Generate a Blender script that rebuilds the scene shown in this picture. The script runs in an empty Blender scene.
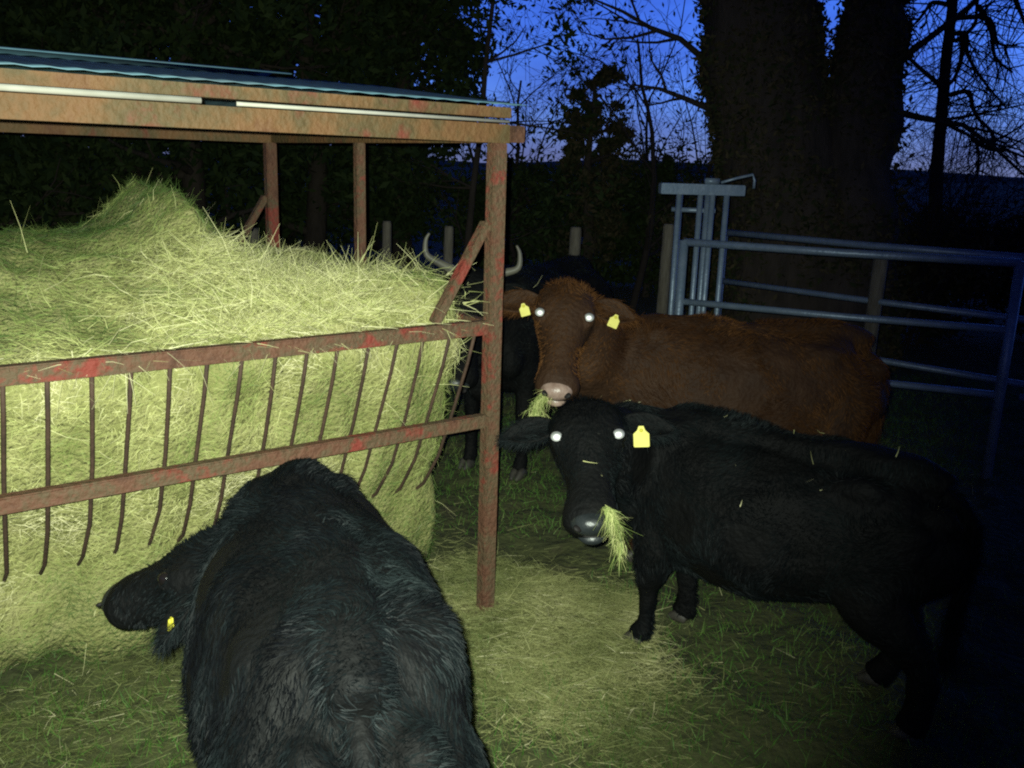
import bpy, bmesh, math, random
import numpy as np
from mathutils import Vector, Matrix
R = math.radians
rng = np.random.default_rng(7)
random.seed(7)
S = bpy.context.scene
COL = S.collection
CAMH = 1.7

# ------------------------------------------------------------------ materials
def mat(name, base=(.5, .5, .5), rough=.8, metal=0.0, spec=.5):
    m = bpy.data.materials.new(name); m.use_nodes = True
    b = m.node_tree.nodes['Principled BSDF']
    b.inputs['Base Color'].default_value = (*base, 1)
    b.inputs['Roughness'].default_value = rough
    b.inputs['Metallic'].default_value = metal
    b.inputs['Specular IOR Level'].default_value = spec
    return m, m.node_tree, b

def noise_mat(name, cols, scale=8, detail=6, rough=.8, metal=0.0, bump=.0, bscale=None, spec=.5, stretch=(1, 1, 1), pos=None, dist=.0, nrough=.6):
    m, nt, b = mat(name, cols[0], rough, metal, spec)
    tc = nt.nodes.new('ShaderNodeTexCoord'); mp = nt.nodes.new('ShaderNodeMapping')
    mp.inputs['Scale'].default_value = stretch
    nt.links.new(tc.outputs['Object'], mp.inputs['Vector'])
    n = nt.nodes.new('ShaderNodeTexNoise')
    n.inputs['Scale'].default_value = scale; n.inputs['Detail'].default_value = detail
    n.inputs['Roughness'].default_value = nrough; n.inputs['Distortion'].default_value = dist
    nt.links.new(mp.outputs[0], n.inputs['Vector'])
    r = nt.nodes.new('ShaderNodeValToRGB')
    k = len(cols)
    pos = pos or [.3 + .4 * i / max(1, k - 1) for i in range(k)]
    while len(r.color_ramp.elements) < k: r.color_ramp.elements.new(.5)
    for i, c in enumerate(cols):
        r.color_ramp.elements[i].position = pos[i]; r.color_ramp.elements[i].color = (*c, 1)
    nt.links.new(n.outputs['Fac'], r.inputs['Fac'])
    nt.links.new(r.outputs['Color'], b.inputs['Base Color'])
    if bump:
        n2 = nt.nodes.new('ShaderNodeTexNoise'); n2.inputs['Scale'].default_value = bscale or scale * 3
        n2.inputs['Detail'].default_value = 5
        nt.links.new(mp.outputs[0], n2.inputs['Vector'])
        bp = nt.nodes.new('ShaderNodeBump'); bp.inputs['Strength'].default_value = bump; bp.inputs['Distance'].default_value = .02
        nt.links.new(n2.outputs['Fac'], bp.inputs['Height']); nt.links.new(bp.outputs[0], b.inputs['Normal'])
    return m

def tint_mat(name, cols, rough=.6, spec=.3, trans=0.0):
    """strand / leaf material: every strand has its own tint"""
    m, nt, b = mat(name, cols[0], rough, 0, spec)
    a = nt.nodes.new('ShaderNodeAttribute'); a.attribute_name = 'tint'
    r = nt.nodes.new('ShaderNodeValToRGB'); k = len(cols)
    while len(r.color_ramp.elements) < k: r.color_ramp.elements.new(.5)
    for i, c in enumerate(cols):
        r.color_ramp.elements[i].position = i / (k - 1); r.color_ramp.elements[i].color = (*c, 1)
    nt.links.new(a.outputs['Fac'], r.inputs['Fac']); nt.links.new(r.outputs['Color'], b.inputs['Base Color'])
    return m

M = {}
M['rust'] = noise_mat('rusty_red_oxide_paint', [(.085, .040, .024), (.16, .07, .04), (.12, .085, .045), (.25, .045, .03)], scale=3.6, rough=.75, bump=.6, bscale=60, pos=[.32, .44, .52, .60], nrough=.72)
M['beam'] = noise_mat('rusty_beam_steel', [(.15, .062, .028), (.20, .10, .038), (.12, .085, .035), (.22, .05, .03)], scale=5, rough=.7, bump=.5, bscale=50, stretch=(1, 1, 1), pos=[.32, .45, .58, .7])
M['bar'] = noise_mat('dark_rusted_rod', [(.05, .03, .02), (.1, .055, .035)], scale=14, rough=.8, bump=.3)
M['pipe'] = noise_mat('whitish_zinc', [(.55, .52, .42), (.75, .72, .62)], scale=9, rough=.5)
M['tin'] = noise_mat('weathered_roof_tin', [(.14, .30, .38), (.20, .38, .46), (.18, .26, .30)], scale=4, rough=.5, metal=.1, bump=.1)
M['galv'] = noise_mat('galvanised_tube', [(.19, .27, .37), (.30, .38, .48)], scale=14, rough=.42, metal=.3, bump=.15)
M['wood'] = noise_mat('weathered_post_wood', [(.10, .085, .06), (.2, .18, .14)], scale=10, rough=.9, bump=.6, stretch=(4, 4, .6))
M['wire'] = noise_mat('fence_wire', [(.2, .2, .2), (.3, .3, .3)], rough=.5, metal=.7)
M['bark'] = noise_mat('dark_bark', [(.035, .028, .02), (.08, .062, .045)], scale=8, rough=.95, bump=.8, bscale=30, stretch=(1, 1, .3))
M['twig'] = noise_mat('twig_bark', [(.03, .022, .018), (.05, .04, .03)], scale=8, rough=.95)
M['haybase'] = noise_mat('packed_hay', [(.20, .21, .06), (.36, .36, .13), (.50, .47, .21)], scale=9, detail=9, rough=.9, bump=1.0, bscale=60, nrough=.75)
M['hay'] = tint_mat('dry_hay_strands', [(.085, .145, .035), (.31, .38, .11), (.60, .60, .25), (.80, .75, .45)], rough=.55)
M['litter'] = tint_mat('old_trodden_hay', [(.07, .09, .03), (.18, .20, .07), (.34, .34, .14), (.60, .56, .33)], rough=.6)
M['grass'] = tint_mat('short_grass_blades', [(.05, .13, .02), (.08, .20, .03), (.14, .23, .05), (.22, .24, .09)], rough=.6)
M['leaf'] = tint_mat('evergreen_leaves', [(.015, .03, .01), (.03, .05, .015), (.05, .075, .02)], rough=.75, spec=.15)
M['ivy'] = tint_mat('ivy_leaves', [(.025, .04, .016), (.06, .06, .028), (.11, .085, .045)], rough=.85, spec=.12)
M['skin_black'] = noise_mat('black_hide', [(.003, .0035, .004), (.007, .007, .007)], scale=12, rough=.7, bump=.5, bscale=50, spec=.15)
M['hair_black'] = tint_mat('black_coat_hair', [(.0015, .002, .003), (.0045, .007, .008), (.014, .020, .021)], rough=.62, spec=.13)  # lighter blue-green tints put the coat's sheen into the hair colour
M['skin_brown'] = noise_mat('brown_hide', [(.03, .014, .007), (.055, .026, .012)], scale=9, rough=.7, bump=.5, bscale=50, spec=.25)
M['hair_brown'] = tint_mat('red_brown_coat_hair', [(.022, .008, .003), (.060, .024, .007), (.13, .056, .018)], rough=.65, spec=.12)
M['nose_pink'] = noise_mat('pale_muzzle_skin', [(.22, .14, .11), (.42, .30, .25)], scale=30, rough=.33, bump=.15, bscale=90)
M['nose_black'] = noise_mat('dark_muzzle_skin', [(.012, .015, .016), (.03, .035, .038)], scale=20, rough=.36, bump=.12, bscale=60)
M['dark'], _, _ = mat('dark_hollow', (.006, .004, .004), .7)
M['eye'], _, _ = mat('dark_wet_eye', (.01, .008, .008), .12)
M['tapetum'], _, _ = mat('mirror_bright_pupil', (.97, .97, .95), .5, 1.0)
M['tag'] = noise_mat('yellow_plastic_tag', [(.62, .55, .04), (.74, .68, .08)], scale=25, rough=.5)
M['horn'] = noise_mat('pale_horn', [(.20, .19, .14), (.15, .14, .11), (.05, .05, .04)], scale=6, rough=.5, pos=[.3, .55, .8])
M['hoof'] = noise_mat('dull_hoof', [(.03, .028, .024), (.09, .08, .065)], scale=20, rough=.6)
M['spittle'], _, _ = mat('white_straw_stalk', (.75, .72, .6), .4)

# ------------------------------------------------------------------ mesh helpers
class MB:
    def __init__(s): s.v = []; s.f = []; s.n = 0
    def add(s, v, f):
        v = np.asarray(v, dtype=float).reshape(-1, 3)
        s.v.append(v); s.f += [tuple(int(i) + s.n for i in q) for q in f]; s.n += len(v)
        return s
    def box(s, c, d, X=(1, 0, 0), Y=(0, 1, 0), Z=(0, 0, 1), bev=.0):
        c = np.array(c, float); X, Y, Z = [np.array(a, float) for a in (X, Y, Z)]
        bm = bmesh.new(); bmesh.ops.create_cube(bm, size=1)
        for v in bm.verts: v.co = Vector((v.co.x * d[0], v.co.y * d[1], v.co.z * d[2]))
        if bev: bmesh.ops.bevel(bm, geom=bm.edges[:], offset=bev, segments=2, affect='EDGES')
        vs = [c + X * v.co.x + Y * v.co.y + Z * v.co.z for v in bm.verts]
        bm.verts.index_update()
        s.add(vs, [[v.index for v in f.verts] for f in bm.faces]); bm.free(); return s
    def tube(s, pts, rad, n=8, cap=True):
        pts = [np.array(p, float) for p in pts]; k = len(pts)
        rad = [rad] * k if np.isscalar(rad) else list(rad)
        t0 = pts[1] - pts[0]; t0 /= np.linalg.norm(t0) + 1e-9
        a = np.array([0, 0, 1.]) if abs(t0[2]) < .9 else np.array([1., 0, 0])
        u = np.cross(a, t0); u /= np.linalg.norm(u)
        vs = []
        for i in range(k):
            t = pts[min(i + 1, k - 1)] - pts[max(i - 1, 0)]; t /= np.linalg.norm(t) + 1e-9
            u = u - t * (u @ t); u /= np.linalg.norm(u) + 1e-9; w = np.cross(t, u)
            for j in range(n):
                q = 2 * math.pi * j / n
                vs.append(pts[i] + rad[i] * (u * math.cos(q) + w * math.sin(q)))
        f = [(i * n + j, i * n + (j + 1) % n, (i + 1) * n + (j + 1) % n, (i + 1) * n + j) for i in range(k - 1) for j in range(n)]
        if cap: f += [tuple(range(n - 1, -1, -1)), tuple((k - 1) * n + j for j in range(n))]
        return s.add(vs, f)
    def rod(s, a, b, w, h, bev=.003, up=(0, 0, 1)):
        a = np.array(a, float); b = np.array(b, float); X = b - a; L = np.linalg.norm(X); X /= L
        Y = np.cross(up, X); Y /= np.linalg.norm(Y); Z = np.cross(X, Y)
        return s.box((a + b) / 2, (L, w, h), X, Y, Z, bev)
    def ellipsoid(s, c, X, Y, Z, n=12, m=8):
        c, X, Y, Z = [np.array(a, float) for a in (c, X, Y, Z)]
        vs = []
        for i in range(m + 1):
            p = math.pi * i / m
            for j in range(n):
                q = 2 * math.pi * j / n
                vs.append(c + X * math.sin(p) * math.cos(q) + Y * math.sin(p) * math.sin(q) + Z * math.cos(p))
        f = [(i * n + j, i * n + (j + 1) % n, (i + 1) * n + (j + 1) % n, (i + 1) * n + j) for i in range(m) for j in range(n)]
        return s.add(vs, f)
    def build(s, name, m, parent=None, smooth=False, loc=None):
        me = bpy.data.meshes.new(name)
        v = np.concatenate(s.v) if s.v else np.zeros((0, 3))
        if loc is not None: v = v - np.array(loc)
        me.from_pydata(v.tolist(), [], s.f)
        if smooth: me.polygons.foreach_set('use_smooth', [True] * len(me.polygons))
        me.validate(); me.update()
        return link(name, me, m, parent, loc)

def link(name, me, m, parent=None, loc=None):
    if m is not None: me.materials.append(m)
    o = bpy.data.objects.new(name, me); COL.objects.link(o)
    if loc is not None: o.location = loc
    if parent is not None: o.parent = parent
    return o
def tag(o, label=None, cat=None, group=None, kind=None):
    if label: o['label'] = label
    if cat: o['category'] = cat
    if group: o['group'] = group
    if kind: o['kind'] = kind
    return o
def empty(name, loc=(0, 0, 0), rz=0):
    o = bpy.data.objects.new(name, None); COL.objects.link(o); o.location = loc; o.rotation_euler = (0, 0, rz)
    o.empty_display_size = .1
    return o
def nrm(a): return a / (np.linalg.norm(a, axis=-1, keepdims=True) + 1e-9)

def strips(P, D, L, Wd, bend, tint, name, m, parent=None, side=None, segs=2, rg=rng):
    """many thin strands: P roots, D directions, L lengths, Wd widths, bend vectors"""
    n = len(P); D = nrm(D)
    if side is None: side = rg.normal(size=(n, 3))
    side = nrm(np.cross(D, side))
    rows = []
    for k in range(segs + 1):
        t = k / segs
        c = P + D * (L * t)[:, None] + bend * (t * t)[:, None] if hasattr(t, 'shape') else P + D * (L * t)[:, None] + bend * (t * t)
        w = Wd * (1 - .75 * t)
        rows += [c - side * (w / 2)[:, None], c + side * (w / 2)[:, None]]
    V = np.stack(rows, 1).reshape(-1, 3); k = 2 * (segs + 1)
    base = (np.arange(n) * k)[:, None]
    F = np.concatenate([base + np.array([[2 * i, 2 * i + 1, 2 * i + 3, 2 * i + 2]]) for i in range(segs)], 1).reshape(-1, 4)
    return raw_mesh(name, V, F, np.repeat(tint, k), m, parent)
def raw_mesh(name, V, F, tint, m, parent=None):
    me = bpy.data.meshes.new(name)
    nv, nf = len(V), len(F); s = F.shape[1]
    me.vertices.add(nv); me.vertices.foreach_set('co', np.ascontiguousarray(V, dtype=np.float32).ravel())
    me.loops.add(nf * s); me.loops.foreach_set('vertex_index', np.ascontiguousarray(F, dtype=np.int32).ravel())
    me.polygons.add(nf); me.polygons.foreach_set('loop_start', np.arange(0, nf * s, s, dtype=np.int32))
    me.update(calc_edges=True)
    if tint is not None:
        a = me.attributes.new('tint', 'FLOAT', 'POINT'); a.data.foreach_set('value', np.ascontiguousarray(tint, dtype=np.float32))
    return link(name, me, m, parent)
def sample(me, n, rg=rng):
    me.calc_loop_triangles()
    nv = len(me.vertices); co = np.empty(nv * 3); me.vertices.foreach_get('co', co); co = co.reshape(-1, 3)
    nt = len(me.loop_triangles); tr = np.empty(nt * 3, dtype=np.int32); me.loop_triangles.foreach_get('vertices', tr); tr = tr.reshape(-1, 3)
    a, b, c = co[tr[:, 0]], co[tr[:, 1]], co[tr[:, 2]]
    N = np.cross(b - a, c - a); A = np.linalg.norm(N, axis=1); N = N / (A[:, None] + 1e-12)
    i = rg.choice(nt, n, p=A / A.sum()); r1 = np.sqrt(rg.random(n)); r2 = rg.random(n)
    P = a[i] * (1 - r1)[:, None] + b[i] * (r1 * (1 - r2))[:, None] + c[i] * (r1 * r2)[:, None]
    return P, N[i]
def vnoise(P, sc, seed=0):
    """smooth pseudo-noise in 3D from summed sines, roughly -1..1"""
    g = np.random.default_rng(seed); out = np.zeros(len(P))
    for k in range(10):
        f = g.normal(size=3) * sc; out += np.sin(P @ f + g.random() * 6.28)
    return out / 3.2
def leaves(C, size, tint, name, m, parent, rg=rng, jitter=1.0):
    n = len(C); a = nrm(rg.normal(size=(n, 3))); b = nrm(np.cross(a, rg.normal(size=(n, 3))))
    s = size * (0.6 + .8 * rg.random(n)); a = a * s[:, None]; b = b * (s * .38)[:, None]
    V = np.stack([C - a, C + b, C + a, C - b], 1).reshape(-1, 3)
    F = np.arange(n * 4).reshape(-1, 4)
    return raw_mesh(name, V, F, np.repeat(tint, 4), m, parent)

# ------------------------------------------------------------------ camera
F_PX = 900.0; PITCH = R(13.7); ROLL = R(1.8)
fw = np.array([0, math.cos(PITCH), -math.sin(PITCH)]); rt = np.array([1., 0, 0]); up = np.cross(rt, fw)
rt2 = rt * math.cos(ROLL) + up * math.sin(ROLL); up2 = -rt * math.sin(ROLL) + up * math.cos(ROLL)
cd = bpy.data.cameras.new('camera'); cam = bpy.data.objects.new('camera', cd); COL.objects.link(cam)
cam.matrix_world = Matrix(((rt2[0], up2[0], -fw[0], 0), (rt2[1], up2[1], -fw[1], 0), (rt2[2], up2[2], -fw[2], CAMH), (0, 0, 0, 1)))
cd.sensor_width = 36; cd.lens = F_PX / 1024 * 36; cd.clip_end = 2000; cd.clip_start = .02
S.camera = cam
def pt(x, y, dist=None, z=None):
    """scene point that lies at horizontal distance dist (or height z) in the direction measured at x, y in the photo"""
    d = fw + rt2 * (x - 512) / F_PX + up2 * (384 - y) / F_PX
    t = (z - CAMH) / d[2] if z is not None else dist / math.hypot(d[0], d[1])
    return np.array([0, 0, CAMH]) + d * t

# ------------------------------------------------------------------ world and lamps
w = bpy.data.worlds.new('World'); S.world = w; w.use_nodes = True
nt = w.node_tree; bg = nt.nodes['Background']
sky = nt.nodes.new('ShaderNodeTexSky'); sky.sky_type = 'NISHITA'; sky.sun_disc = False
sky.sun_elevation = R(9); sky.sun_rotation = R(200); sky.ozone_density = 6.0; sky.air_density = 1.0; sky.dust_density = .3
tc = nt.nodes.new('ShaderNodeTexCoord'); ns = nt.nodes.new('ShaderNodeTexNoise'); mp = nt.nodes.new('ShaderNodeMapping')
mp.inputs['Scale'].default_value = (1, 1, 3.2)
nt.links.new(tc.outputs['Generated'], mp.inputs['Vector']); nt.links.new(mp.outputs[0], ns.inputs['Vector'])
ns.inputs['Scale'].default_value = 7; ns.inputs['Detail'].default_value = 6
cr = nt.nodes.new('ShaderNodeValToRGB')
cr.color_ramp.elements[0].position = .35; cr.color_ramp.elements[0].color = (.34, .30, .80, 1)
cr.color_ramp.elements[1].position = .66; cr.color_ramp.elements[1].color = (.52, .50, 1.15, 1)
nt.links.new(ns.outputs['Fac'], cr.inputs['Fac'])
mx = nt.nodes.new('ShaderNodeMix'); mx.data_type = 'RGBA'; mx.blend_type = 'MULTIPLY'; mx.inputs['Factor'].default_value = 1
nt.links.new(sky.outputs[0], mx.inputs[6]); nt.links.new(cr.outputs[0], mx.inputs[7])
# added dimming of the unseen sky overhead and behind lowers ambient; clear dusk ahead
sx_ = nt.nodes.new('ShaderNodeSeparateXYZ'); nt.links.new(tc.outputs['Generated'], sx_.inputs[0])
def mr(sock, a, b, c, d):
    m = nt.nodes.new('ShaderNodeMapRange'); m.interpolation_type = 'SMOOTHSTEP'
    for i_, v_ in zip((1, 2, 3, 4), (a, b, c, d)): m.inputs[i_].default_value = v_
    nt.links.new(sock, m.inputs[0]); return m.outputs[0]
mul = nt.nodes.new('ShaderNodeMath'); mul.operation = 'MULTIPLY'
nt.links.new(mr(sx_.outputs[2], .28, .62, 1.0, .17), mul.inputs[0]); nt.links.new(mr(sx_.outputs[1], -.4, .6, .2, 1.0), mul.inputs[1])
mx2 = nt.nodes.new('ShaderNodeMix'); mx2.data_type = 'RGBA'; mx2.inputs[6].default_value = (0, 0, 0, 1)
nt.links.new(mul.outputs[0], mx2.inputs['Factor']); nt.links.new(mx.outputs[2], mx2.inputs[7])
nt.links.new(mx2.outputs[2], bg.inputs['Color'])
SKY_STRENGTH = .155
bg.inputs['Strength'].default_value = SKY_STRENGTH

# the flash of the phone that took the picture: the only lamp that is lit
ld = bpy.data.lights.new('phone_flash', 'SPOT'); lo = bpy.data.objects.new('phone_flash', ld); COL.objects.link(lo)
ld.energy = 600; ld.spot_size = R(88); ld.spot_blend = 1.0; ld.shadow_soft_size = .006; ld.color = (.90, 1.0, .84)
lo.location = tuple(np.array([0, 0, CAMH]) - rt2 * .025 + up2 * .02 - fw * .0)
aim = pt(285, 370, 4) - np.array(lo.location)
lo.rotation_euler = Vector(aim).to_track_quat('-Z', 'Y').to_euler()

S.cycles.filter_width = 2.1
S.cycles.use_denoising = False
S.view_settings.view_transform = 'Standard'; S.view_settings.look = 'None'
S.view_settings.exposure = 0; S.view_settings.gamma = 1
try: S.view_settings.use_curve_mapping = False
except Exception: pass

# ------------------------------------------------------------------ ground
def gh(x, y):
    P = np.stack([np.asarray(x, float), np.asarray(y, float), np.zeros(np.shape(x))], -1).reshape(-1, 3)
    near = np.exp(-((P[:, 0]) ** 2 + (P[:, 1] - 3) ** 2) / 60)
    return ((vnoise(P, 3.0, 1) * .012 + vnoise(P, 9.0, 2) * .010 + np.maximum(vnoise(P, 14.0, 3), 0) * -.022) * near).reshape(np.shape(x))
def axis(lo_, hi_, far, step):
    a = list(np.arange(lo_, hi_ + 1e-6, step)); s = step; x = hi_
    while x < far: s *= 1.35; x += s; a.append(x)
    s = step; x = lo_
    while x > -far: s *= 1.35; x -= s; a.insert(0, x)
    return np.array(a)
gx = axis(-3, 4, 900, .04); gy = axis(0, 7, 900, .04)
X, Y = np.meshgrid(gx, gy); Z = gh(X, Y)
V = np.stack([X, Y, Z], -1).reshape(-1, 3); nx, ny = len(gx), len(gy)
i = np.arange(nx * (ny - 1)).reshape(ny - 1, nx)[:, :-1].ravel()
gm = noise_mat('trodden_muddy_turf', [(.045, .038, .022), (.06, .07, .025), (.085, .095, .032), (.07, .055, .035)], scale=2.2, detail=9, rough=.95, bump=1.0, bscale=25, pos=[.3, .43, .55, .7], nrough=.75)
g = raw_mesh('ground', V, np.stack([i, i + 1, i + nx + 1, i + nx], 1), None, gm); g['kind'] = 'structure'
g.data.polygons.foreach_set('use_smooth', [True] * len(g.data.polygons))
# far rise of land on the right horizon
hb = MB(); hp = []
for k in range(61):
    a = R(-70 + 140 * k / 60); rr = 420
    hp.append((rr * math.sin(a), rr * math.cos(a)))
hv = []; hf = []
for k, (x, y) in enumerate(hp):
    h = 2.0 + 2.2 * math.sin(k * .31) ** 2 + 1.2 * math.sin(k * .83)
    for q, (dd, hh) in enumerate(((0, -.5), (40, .5), (110, 1.0), (220, .6), (330, -.8))):
        s_ = (420 + dd) / 420; hv.append((x * s_, y * s_, h * hh * 1.6))
for k in range(60):
    for q in range(4): hf.append((k * 5 + q, (k + 1) * 5 + q, (k + 1) * 5 + q + 1, k * 5 + q + 1))
hb.add(hv, hf); h = hb.build('hills', noise_mat('far_dark_pasture', [(.03, .04, .02), (.05, .06, .03)], scale=.05, rough=1), smooth=True); h['kind'] = 'structure'

# ------------------------------------------------------------------ hay feeder frame (measured)
P0 = np.array([-.0765, 3.1786, 0]); du = np.array([-.794, -.608, 0]); dn = np.array([-.608, .794, 0])
du = nrm(du); dn = np.array([du[1], -du[0], 0]); dn = dn if dn[1] > 0 else -dn
def W(u, v, z): return P0 + du * u + dn * v + np.array([0, 0, z])
LEN, WID = 3.25, 1.97
fe = empty('hay_feeder', tuple(P0))
tag(fe, 'long roofed steel hay feeder with rusty red rails and posts, hay inside', 'hay feeder')
def fp(mb, name, m, parent=fe, smooth=False):
    return mb.build(name, m, None, smooth, loc=None) if parent is None else _fp(mb, name, m, parent, smooth)
def _fp(mb, name, m, parent, smooth):
    mb.v = [v - P0 for v in mb.v]
    return mb.build(name, m, parent, smooth)
for u in (0, LEN):
    for v in (0, WID):
        fp(MB().box(W(u, v, .885), (.055, .05, 1.77), du, dn, bev=.004), 'corner_post', M['rust'])
        sg = 1 if u == 0 else -1
        fp(MB().rod(W(u + sg * .03, v + .01 * sg, 1.50), W(u + sg * .24, v + .01 * sg, 1.12 + .045), .03, .04, up=dn), 'brace', M['rust'])
        fp(MB().box(W(u, v, .006 + .01), (.16, .16, .012), du, dn, bev=.002), 'foot_plate', M['bar'])
for u in (0, LEN):
    fp(MB().box(W(u, 1.0, .885), (.04, .038, 1.77), du, dn, bev=.003), 'end_post', M['rust'])
for v in (0, WID):
    a, b = W(.028, v, 0), W(LEN - .028, v, 0)
    for nm, z, hgt in (('top_rail', 1.135, .05), ('lower_rail', .79, .046)):
        z_ = np.array([0, 0, z]); fp(MB().rod(a + z_, b + z_, .042, hgt, .004), nm, M['rust'])
    s = 1 if v == 0 else -1
    fp(MB().rod(W(.12, v + s * .52, .36), W(LEN - .12, v + s * .52, .36), .03, .03, .003), 'cradle_rail', M['bar'])
for u in (0, LEN):
    for nm, z, hgt in (('end_rail', 1.13, .045),):
        fp(MB().rod(W(u, .027, z), W(u, .978, z), .036, hgt, .003), nm, M['rust'])
        fp(MB().rod(W(u, 1.022, z), W(u, WID - .027, z), .036, hgt, .003), nm, M['rust'])
barr = random.Random(3)
for sd in (0, 1):
    for k in range(30):
        u = .076 + .1052 * k + (barr.random() - .5) * .008
        if u > LEN - .05: break
        s = 1 if sd == 0 else -1; v0 = 0 if sd == 0 else WID
        j = (barr.random() - .5) * .016
        pts = [W(u, v0 + s * .004, 1.112), W(u + j * .3, v0 + s * .045, 1.0), W(u + j, v0 + s * .125, .82), W(u + j, v0 + s * .23, .60), W(u, v0 + s * .34, .45), W(u, v0 + s * .43, .385), W(u, v0 + s * .51, .365)]
        fp(MB().tube(pts, .0065, 6), 'bar', M['bar'], smooth=True)
# roof
for v in (-.012, WID + .012):
    s = -1 if v < 0 else 1
    fp(MB().rod(W(-.03, v, 1.80), W(LEN + .05, v, 1.80), .05, .062, .003), 'roof_beam', M['beam'])
    fp(MB().rod(W(-.03, v, 1.8685), W(LEN + .05, v, 1.8685), .055, .034, .003), 'roof_plate', M['beam'])
    fp(MB().tube([W(-.02, v + s * .024, 1.840), W(.9, v + s * .026, 1.8395), W(.92, v + s * .026, 1.8395)], .0062, 8), 'roof_conduit', M['pipe'], smooth=True)
    fp(MB().tube([W(1.02, v + s * .03, 1.8415), W(LEN, v + s * .03, 1.8415)], .009, 8), 'roof_conduit', M['pipe'], smooth=True)
for u in (-.012, LEN + .012):
    fp(MB().rod(W(u, .04, 1.80), W(u, WID - .04, 1.80), .045, .06, .003), 'roof_end_beam', M['beam'])
fp(MB().box(W(-.05, -.03, 1.80), (.05, .06, .055), du, dn, bev=.004), 'post_bracket', M['rust'])
RZ = 2.005
def sheet(u0, u1, name):
    for s in (0, 1):
        vs = []; nu, nv_ = int((u1 - u0) / .019), 9
        for a in range(nu + 1):
            for b in range(nv_ + 1):
                u = u0 + (u1 - u0) * a / nu; q = b / nv_
                v = (-.06 + (WID / 2 + .06) * q) if s == 0 else (WID + .06 - (WID / 2 + .06) * q)
                zz = 1.893 + (RZ - 1.893) * q + .0016 * math.sin(u * 2 * math.pi / .076)
                vs.append(W(u, v, zz))
        f = [(a * (nv_ + 1) + b, (a + 1) * (nv_ + 1) + b, (a + 1) * (nv_ + 1) + b + 1, a * (nv_ + 1) + b + 1) for a in range(nu) for b in range(nv_)]
        o = fp(MB().add(vs, f), name, M['tin'], smooth=True)
        md = o.modifiers.new('t', 'SOLIDIFY'); md.thickness = .002
sheet(-.08, LEN + .08, 'roof_sheet')
rc = MB(); vs = []
for u in (.37, LEN + .09):
    for v, z in ((-.15, -.008), (-.148, -.004), (0, .012), (.148, -.004), (.15, -.008)): vs.append(W(u, WID / 2 + v, RZ + .012 + z))
rc.add(vs, [(k, k + 1, k + 6, k + 5) for k in range(4)]); o = fp(rc, 'ridge_cap', M['tin'], smooth=True)
md = o.modifiers.new('t', 'SOLIDIFY'); md.thickness = .002

# ------------------------------------------------------------------ hay inside
def haytop(u, v):
    u = np.asarray(u, float); v = np.asarray(v, float)
    plat = np.interp(u, [0, .5, .8, 1.2, 1.8, 3.2], [1.28, 1.265, 1.21, 1.17, 1.15, 1.14])
    prof = np.interp(u, [0, .3, .40, .56, .68, .80, .94, 1.14, 1.4, 1.9, 2.5, 3.2], [1.25, 1.25, 1.26, 1.33, 1.43, 1.56, 1.44, 1.385, 1.37, 1.34, 1.30, 1.2])
    sm = lambda x: np.clip(x, 0, 1) ** 2 * (3 - 2 * np.clip(x, 0, 1))
    base = 1.11 + (plat + .012 * np.sin(u * 9) - 1.11) * sm((v - .02) / .24) * sm((2.05 - v) / .35)
    return base + (prof - plat) * sm((v - .15) / .85) * sm((2.0 - v) / .5)
nu, prof_n = 150, 0
secs = []
def section(u):
    t = np.linspace(0, 1, 26)
    fr = [(.50, .03), (.47, .12), (.43, .25), (.41, .36), (.385, .47), (.32, .58), (.245, .70), (.18, .85), (.12, .98), (.085, 1.06), (.10, 1.10)]
    tp = [(v, float(haytop(u, v))) for v in np.linspace(.14, WID - .14, 34)]
    bk = [(WID - a, b) for a, b in fr[::-1]]
    return fr + tp + bk
us = np.linspace(.075, LEN - .08, nu); ring = []
for k, u in enumerate(us):
    sc = section(u); w0 = max(0, 1 - (u - .075) / .5); ring.append([W(u - .13 * w0 * max(0, 1 - z / 1.0) * (1 if v < 1.2 else .5) - .02 * w0, v, z) for v, z in sc])
ring = np.array(ring); m_ = ring.shape[1]
# round the ends
cen = ring.mean(1, keepdims=True)
for k in range(6):
    f = math.sqrt(1 - ((5.5 - k) / 6) ** 2) * .045 + .955
    ring[k] = cen[k] + (ring[k] - cen[k]) * f; ring[nu - 1 - k] = cen[nu - 1 - k] + (ring[nu - 1 - k] - cen[nu - 1 - k]) * f
HV = ring.reshape(-1, 3)
nn = vnoise(HV, 9, 5) * .022 + vnoise(HV, 22, 6) * .016 + vnoise(HV, 45, 16) * .008
c3 = np.repeat(cen.reshape(nu, 1, 3), m_, 1).reshape(-1, 3); dirv = nrm(HV - c3)
HV = HV + dirv * nn[:, None]
hf = [(a * m_ + b, a * m_ + (b + 1) % m_, (a + 1) * m_ + (b + 1) % m_, (a + 1) * m_ + b) for a in range(nu - 1) for b in range(m_)]
hf += [tuple(range(m_ - 1, -1, -1)), tuple((nu - 1) * m_ + b for b in range(m_))]
hm = MB().add(HV, hf)
hay = hm.build('hay_heap', M['haybase'], None, True)
tag(hay, 'big heap of loose yellow-green hay with a peaked top inside the roofed feeder', 'hay', kind='stuff')
bmx = bmesh.new(); bmx.from_mesh(hay.data); bmesh.ops.triangulate(bmx, faces=[f for f in bmx.faces if len(f.verts) > 4]); bmesh.ops.recalc_face_normals(bmx, faces=bmx.faces); bmx.to_mesh(hay.data); bmx.free()
Np = 210000
P, N = sample(hay.data, Np)
c_ = P @ np.array([0, 0, 1.])
tang = nrm(np.cross(N, rng.normal(size=(Np, 3))))
down = np.array([0, 0, -1.]) - N * (-N[:, 2])[:, None]
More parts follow.
